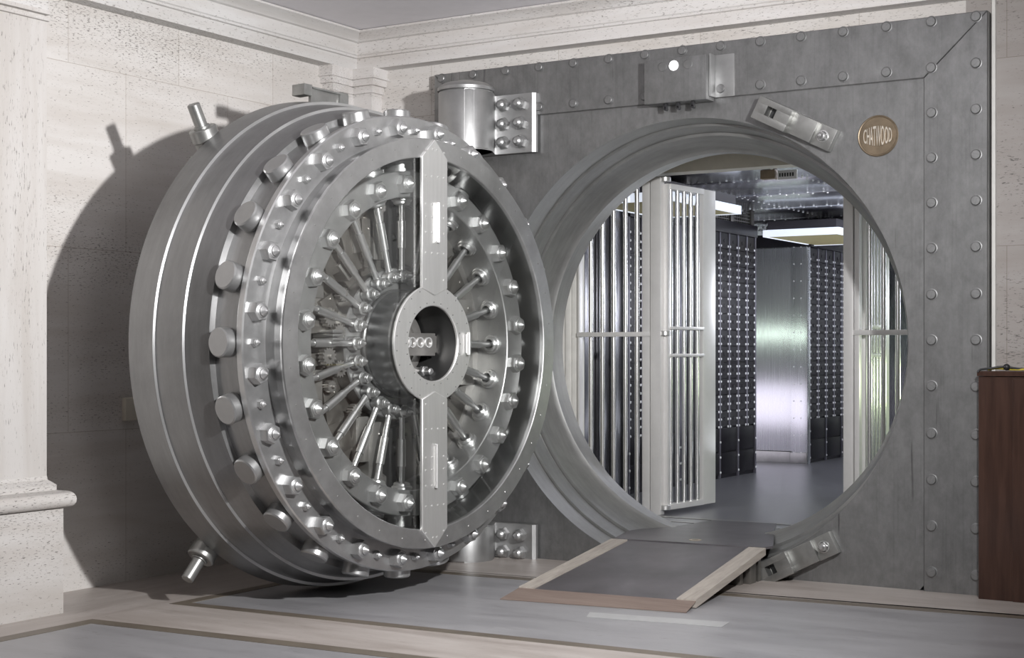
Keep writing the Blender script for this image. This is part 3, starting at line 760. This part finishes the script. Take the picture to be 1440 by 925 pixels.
# stainless lining between grille and first locker block
bm = BM()
for k in range(9):
    y = 8.74+k*.107
    box(bm, XK-.05, XK-.03+(k%2)*.03, y, y+(.07 if k%2 else .10), ZV, 2.35, .003)
struct('wall_lining', bm, 'lining')
bm = BM(); box(bm, XK-1.3, XK-.05, 8.75, 9.70, ZV, 2.40); struct('wall_lining', bm, 'locker')
def lockers(y0, y1, label, ncol, nrow, zt=2.19):
    L = empty('deposit_box_bank', (XK, (y0+y1)/2, ZV), label=label, category='deposit box cabinet', group='deposit box banks')
    cy = (y0+y1)/2; H = zt-ZV
    bm = BM(); box(bm, -.9, -.012, y0-cy, y1-cy, 0, H, 0); obj('carcass', bm, 'locker', L)
    bm = BM(); box(bm, -.95, .02, y0-cy-.01, y1-cy+.01, H, H+.10, .004); obj('cornice', bm, 'locker', L)
    bm = BM()
    for k in range(ncol+1):
        y = y0-cy+(y1-y0)*k/ncol; box(bm, -.012, .006, y-.013, y+.013, .0 if k % 2 == 0 else .42, H, .002)
    obj('edge_strip', bm, 'locker_strip', L)
    cw = (y1-y0)/ncol; lo = .42; hh = (H-lo)/nrow
    first = None
    for k in range(ncol):
        for j in range(nrow):
            y = y0-cy+cw*(k+.5); z = lo+hh*(j+.5)
            if first is None:
                bm = BM(); box(bm, -.012, .0, -cw/2+.016, cw/2-.016, -hh/2+.003, hh/2-.003, .0008); lathe(bm, [(0,.016),(.003,.014),(.004,0)], (1,0,0), (0,0,0), 12)
                first = obj('box_door', bm, 'locker', L, (0,y,z), smooth=False)
            else: dup(first, L, (0,y,z))
    for k in range(0, ncol, 2):
        y = y0-cy+cw*(k+1)
        for z0, z1 in ((.03,.21),(.22,.41)):
            bm = BM(); box(bm, -.012, .0, y-cw+.016, y+cw-.016, z0, z1, .002); obj('large_box_door', bm, 'locker', L)
    bm = BM()
    for k in range(ncol+1):
        y = y0-cy+(y1-y0)*k/ncol
        n = int((H-.05)/.062)
        for j in range(n):
            z = .05+j*.062
            dy = .013 if k < ncol else -.013
            if z < .42 and (k % 2 or j % 2): continue
            for s in ((-.020,.020) if z > .42 else (0.0,)):
                if (k == 0 and s < 0) or (k == ncol and s > 0): continue
                lathe(bm, [(0,.0115),(.005,.0095),(.009,0)], (1,0,0), (.006 if abs(s) < .01 else .001, y+s*1.15, z), 6)
    obj('rivets', bm, 'rivet', L, kind='stuff')
    return L
lockers(10.60, 12.10, 'dark riveted bank of deposit boxes just right of the open gate leaf', 8, 12)
lockers(9.72, 10.57, 'dark riveted bank of deposit boxes seen through the left grille bars', 4, 12)
lockers(13.42, 15.2, 'dark riveted bank of deposit boxes beyond the stainless panel, farther in', 8, 12)
# stainless end panel facing the door
ep = empty('end_panel', (-5.55, 13.36, ZV), label='tall brushed stainless steel panel between the two deposit box banks', category='steel panel')
bm = BM(); box(bm, -.8, .42, -.02, .04, .11, 2.02, .002); obj('sheet', bm, 'stainless', ep)
bm = BM(); box(bm, .42, .585, -.03, .04, .0, 2.02, .003); obj('stile', bm, 'stainless', ep)
bm = BM(); box(bm, -.8, .42, -.05, .04, 0, .105, .003); box(bm, .42, .585, -.05, -.031, 0, .10, .003); obj('kick_plate', bm, 'clamp', ep)
bm = BM()
for z in [.1+.16*k for k in range(13)]:
    for x in (.45,.52): lathe(bm, [(0,.008),(.003,.006),(.004,0)], (0,-1,0), (x,-.03,z), 6)
obj('rivets', bm, 'rivet', ep, kind='stuff')
bm = BM(); box(bm, -.9, .62, -.04, .05, 2.02, 2.14, .004); obj('cornice', bm, 'locker', ep)
# vent grilles above the boxes
for (ya, yb, lab) in ((10.75,12.05,'black lattice vent above the nearer deposit boxes'),(13.45,15.1,'black lattice vent above the farther deposit boxes')):
    v = empty('vent', (XK-.02, (ya+yb)/2, 2.295), label=lab, category='vent', group='lattice vents above the deposit boxes')
    n = 3
    bm = BM()
    for k in range(n+1):
        y = -(yb-ya)/2+(yb-ya)*k/n; box(bm, -.02,.02,y-.03,y+.03,0,.115,.002)
    obj('frame', bm, 'mech', v)
    bm = BM()
    m_ = int((yb-ya)/.045)
    for k in range(m_): 
        y = -(yb-ya)/2+(yb-ya)*(k+.5)/m_; box(bm, -.004,.004,y-.004,y+.004,0,.115)
    for k in range(4): box(bm, -.004,.004,-(yb-ya)/2,(yb-ya)/2,.015+.028*k,.021+.028*k)
    obj('lattice', bm, 'mech_light', v)
# walls and ceiling of the vault
bm = BM(); box(bm, -6.7, -6.5, 8.2, 18, 0, 3); box(bm, -6.7, -1.2, 17.6, 17.8, 0, 3); struct('wall_vault', bm, 'stainless')
bm = BM(); box(bm, -1.9, -1.7, 8.72, 18, 0, 3); struct('wall_vault', bm, 'stainless')
bm = BM()
for k in range(9):
    y = 8.80+k*1.0
    box(bm, -6.6, -1.7, y+.004, y+.996, 2.405+.004*(k%2), 2.5, .003)
struct('ceiling', bm, 'steel_ceiling')
bm = BM()
for k in range(9):
    for s in (.05,.95):
        y = 8.80+k*1.0+s
        for j in range(42):
            x = -6.2+j*.11+random.uniform(-.01,.01)
            lathe(bm, [(0,.010),(.004,.007),(.006,0)], (0,0,-1), (x,y,2.405), 6)
for xx in (-5.5,-4.6,-3.7,-2.8):
    for j in range(70):
        lathe(bm, [(0,.010),(.004,.007),(.006,0)], (0,0,-1), (xx,9.05+j*.11,2.405), 6)
obj('ceiling_rivets', bm, 'rivet', None, kind='stuff', label='bright rivet heads scattered over the polished steel vault ceiling', category='rivets')

# hanging lamp boxes
def lamp(x0, x1, y0, y1, z, label):
    l = empty('ceiling_lamp', ((x0+x1)/2, (y0+y1)/2, z), label=label, category='ceiling lamp', group='hanging lamp trays in the vault'); w = (x1-x0)/2; d = (y1-y0)/2
    bm = BM(); 
    for (a,b,c,e_) in ((-w,w,-d,-d+.02),(-w,w,d-.02,d),(w-.02,w,-d+.02,d-.02),(-w,-w+.02,-d+.02,d-.02)): box(bm, a,b,c,e_,0,.06)
    obj('rim', bm, 'lamp', l)
    bm = BM(); box(bm, -w+.021, w-.021, -d+.021, d-.021, .004, .02); obj('pan', bm, 'lamp_body', l)
    bm = BM(); box(bm, -w+.03, w-.03, -d+.03, d-.03, .062, .135, .004); obj('housing', bm, 'dark_housing', l)
    bm = BM(); box(bm, -.02,.02,-.02,.02,.135,2.403-z); obj('stem', bm, 'dark_housing', l)
lamp(-4.92, -4.28, 8.95, 10.14, 2.205, 'white rimmed hanging lamp tray nearest the gate, above the deposit boxes')
lamp(-4.97, -4.29, 12.25, 13.5, 2.205, 'white rimmed hanging lamp tray farther in, over the gap between box banks')
bm = BM(); box(bm, -6.5, -5.02, 12.115, 12.14, ZV, 2.4); struct('wall_aisle_reflector', bm, 'white_paint')  # unseen white panel added so the stainless end panel mirrors something bright
# small sign on the front of the ceiling
bm = BM(); box(bm, -.065, .065, -.01, .01, -.03, .03, .002); sg = obj('ceiling_plate', bm, 'gate', None, (-3.60, 9.3, 2.364), label='small pale plate at the front of the steel vault ceiling', category='fitting')
bm = BM(); box(bm, -.05, .05, -.03, .03, -.03, .03, .003); obj('ceiling_block', bm, 'bronze', None, (-3.73, 9.3, 2.372), label='small brown block beside the pale plate under the vault ceiling', category='fitting')
bm = BM()
bm.free()
for k in range(6):
    bm = BM(); box(bm, -.055+.018*k, -.045+.018*k, -.013, -.009, -.012, .012); obj('rib', bm, 'black', sg)

# ------------------------------------------------------------------ lights
def area(name, loc, target, size, power, col=(1,1,1), spread=None, sy=None):
    l = bpy.data.lights.new(name, 'AREA'); l.shape = 'RECTANGLE' if sy else 'SQUARE'; l.size = size
    if sy: l.size_y = sy
    l.energy = power; l.color = col
    if spread: l.spread = spread
    o = bpy.data.objects.new(name, l); C.objects.link(o); o.location = loc
    o.rotation_euler = (Vector(target)-Vector(loc)).to_track_quat('-Z', 'Y').to_euler(); return o
area('key_lamp', (-.65, 3.95, 2.40), (-5.2, 6.2, 1.7), .13, 138, (.99,.985,.985), R_(116))
area('ceiling_fill', (-1.6, 3.0, 1.9), (-3.6, 5.8, 3.2), .8, 14, (1,.985,.98), R_(140))  # added fill aimed upward to brighten the ceiling, no fixture
area('room_fill', (-1.2, 1.0, 3.15), (-2.0, 3.0, 0), 1.6, 2, (1,.985,.97), None, 2.6)  # added soft overhead fill, not a fitting of the room
def point(name, loc, p, col, r=.25):
    l = bpy.data.lights.new(name, 'POINT'); l.energy = p; l.color = col; l.shadow_soft_size = r
    o = bpy.data.objects.new(name, l); C.objects.link(o); o.location = loc
point('vault_fill', (-3.3, 11.3, 1.7), 34, (.90,.92,1.0))  # added point fill without a fixture, brightens the dark interior
point('vault_fill', (-3.2, 13.8, 1.7), 40, (.88,.90,1.0))  # second added fill, deeper in the vault
area('aisle_reflection_fill', (-5.85, 12.16, 1.44), (-5.85, 13.4, 1.44), 1.5, 2.2, (.84,1.0,.86), None, .06)  # added unseen strip, makes the green band reflected in the end panel
area('aisle_reflection_fill', (-5.85, 12.16, .50), (-5.85, 13.4, .50), 1.5, 5, (.90,.84,1.0), None, .55)  # added unseen source for the lavender reflection low on the end panel
point('gate_green_fill', (-2.3, 9.5, 1.0), 12, (.84,1.0,.62), .15)  # added green fill that tints the right gate leaf, no fixture
area('vault_ceiling_fill', (-3.9, 12.5, .5), (-3.9, 12.5, 3), 1.0, 26, (.88,.92,1.0), None, 6.0)  # added upward fill that puts a glow on the steel ceiling

w = bpy.data.worlds.new('world'); bpy.context.scene.world = w; w.use_nodes = True
w.node_tree.nodes['Background'].inputs[0].default_value = (.9,.92,1,1); w.node_tree.nodes['Background'].inputs[1].default_value = .02

# ------------------------------------------------------------------ camera
cd = bpy.data.cameras.new('camera'); cam = bpy.data.objects.new('camera', cd); C.objects.link(cam)
cd.sensor_fit = 'HORIZONTAL'; cd.sensor_width = 36; cd.lens = 2110.9/1440*36; cd.shift_y = (496.09-462.5)/1440
cd.clip_start = .05; cd.clip_end = 100
cam.location = (0,0,1.2); cam.rotation_euler = (R_(90), 0, .5510)
bpy.context.scene.camera = cam
vs = bpy.context.scene.view_settings; vs.view_transform = 'Standard'; vs.look = 'None'; vs.exposure = 0; vs.gamma = 1; vs.use_curve_mapping = False
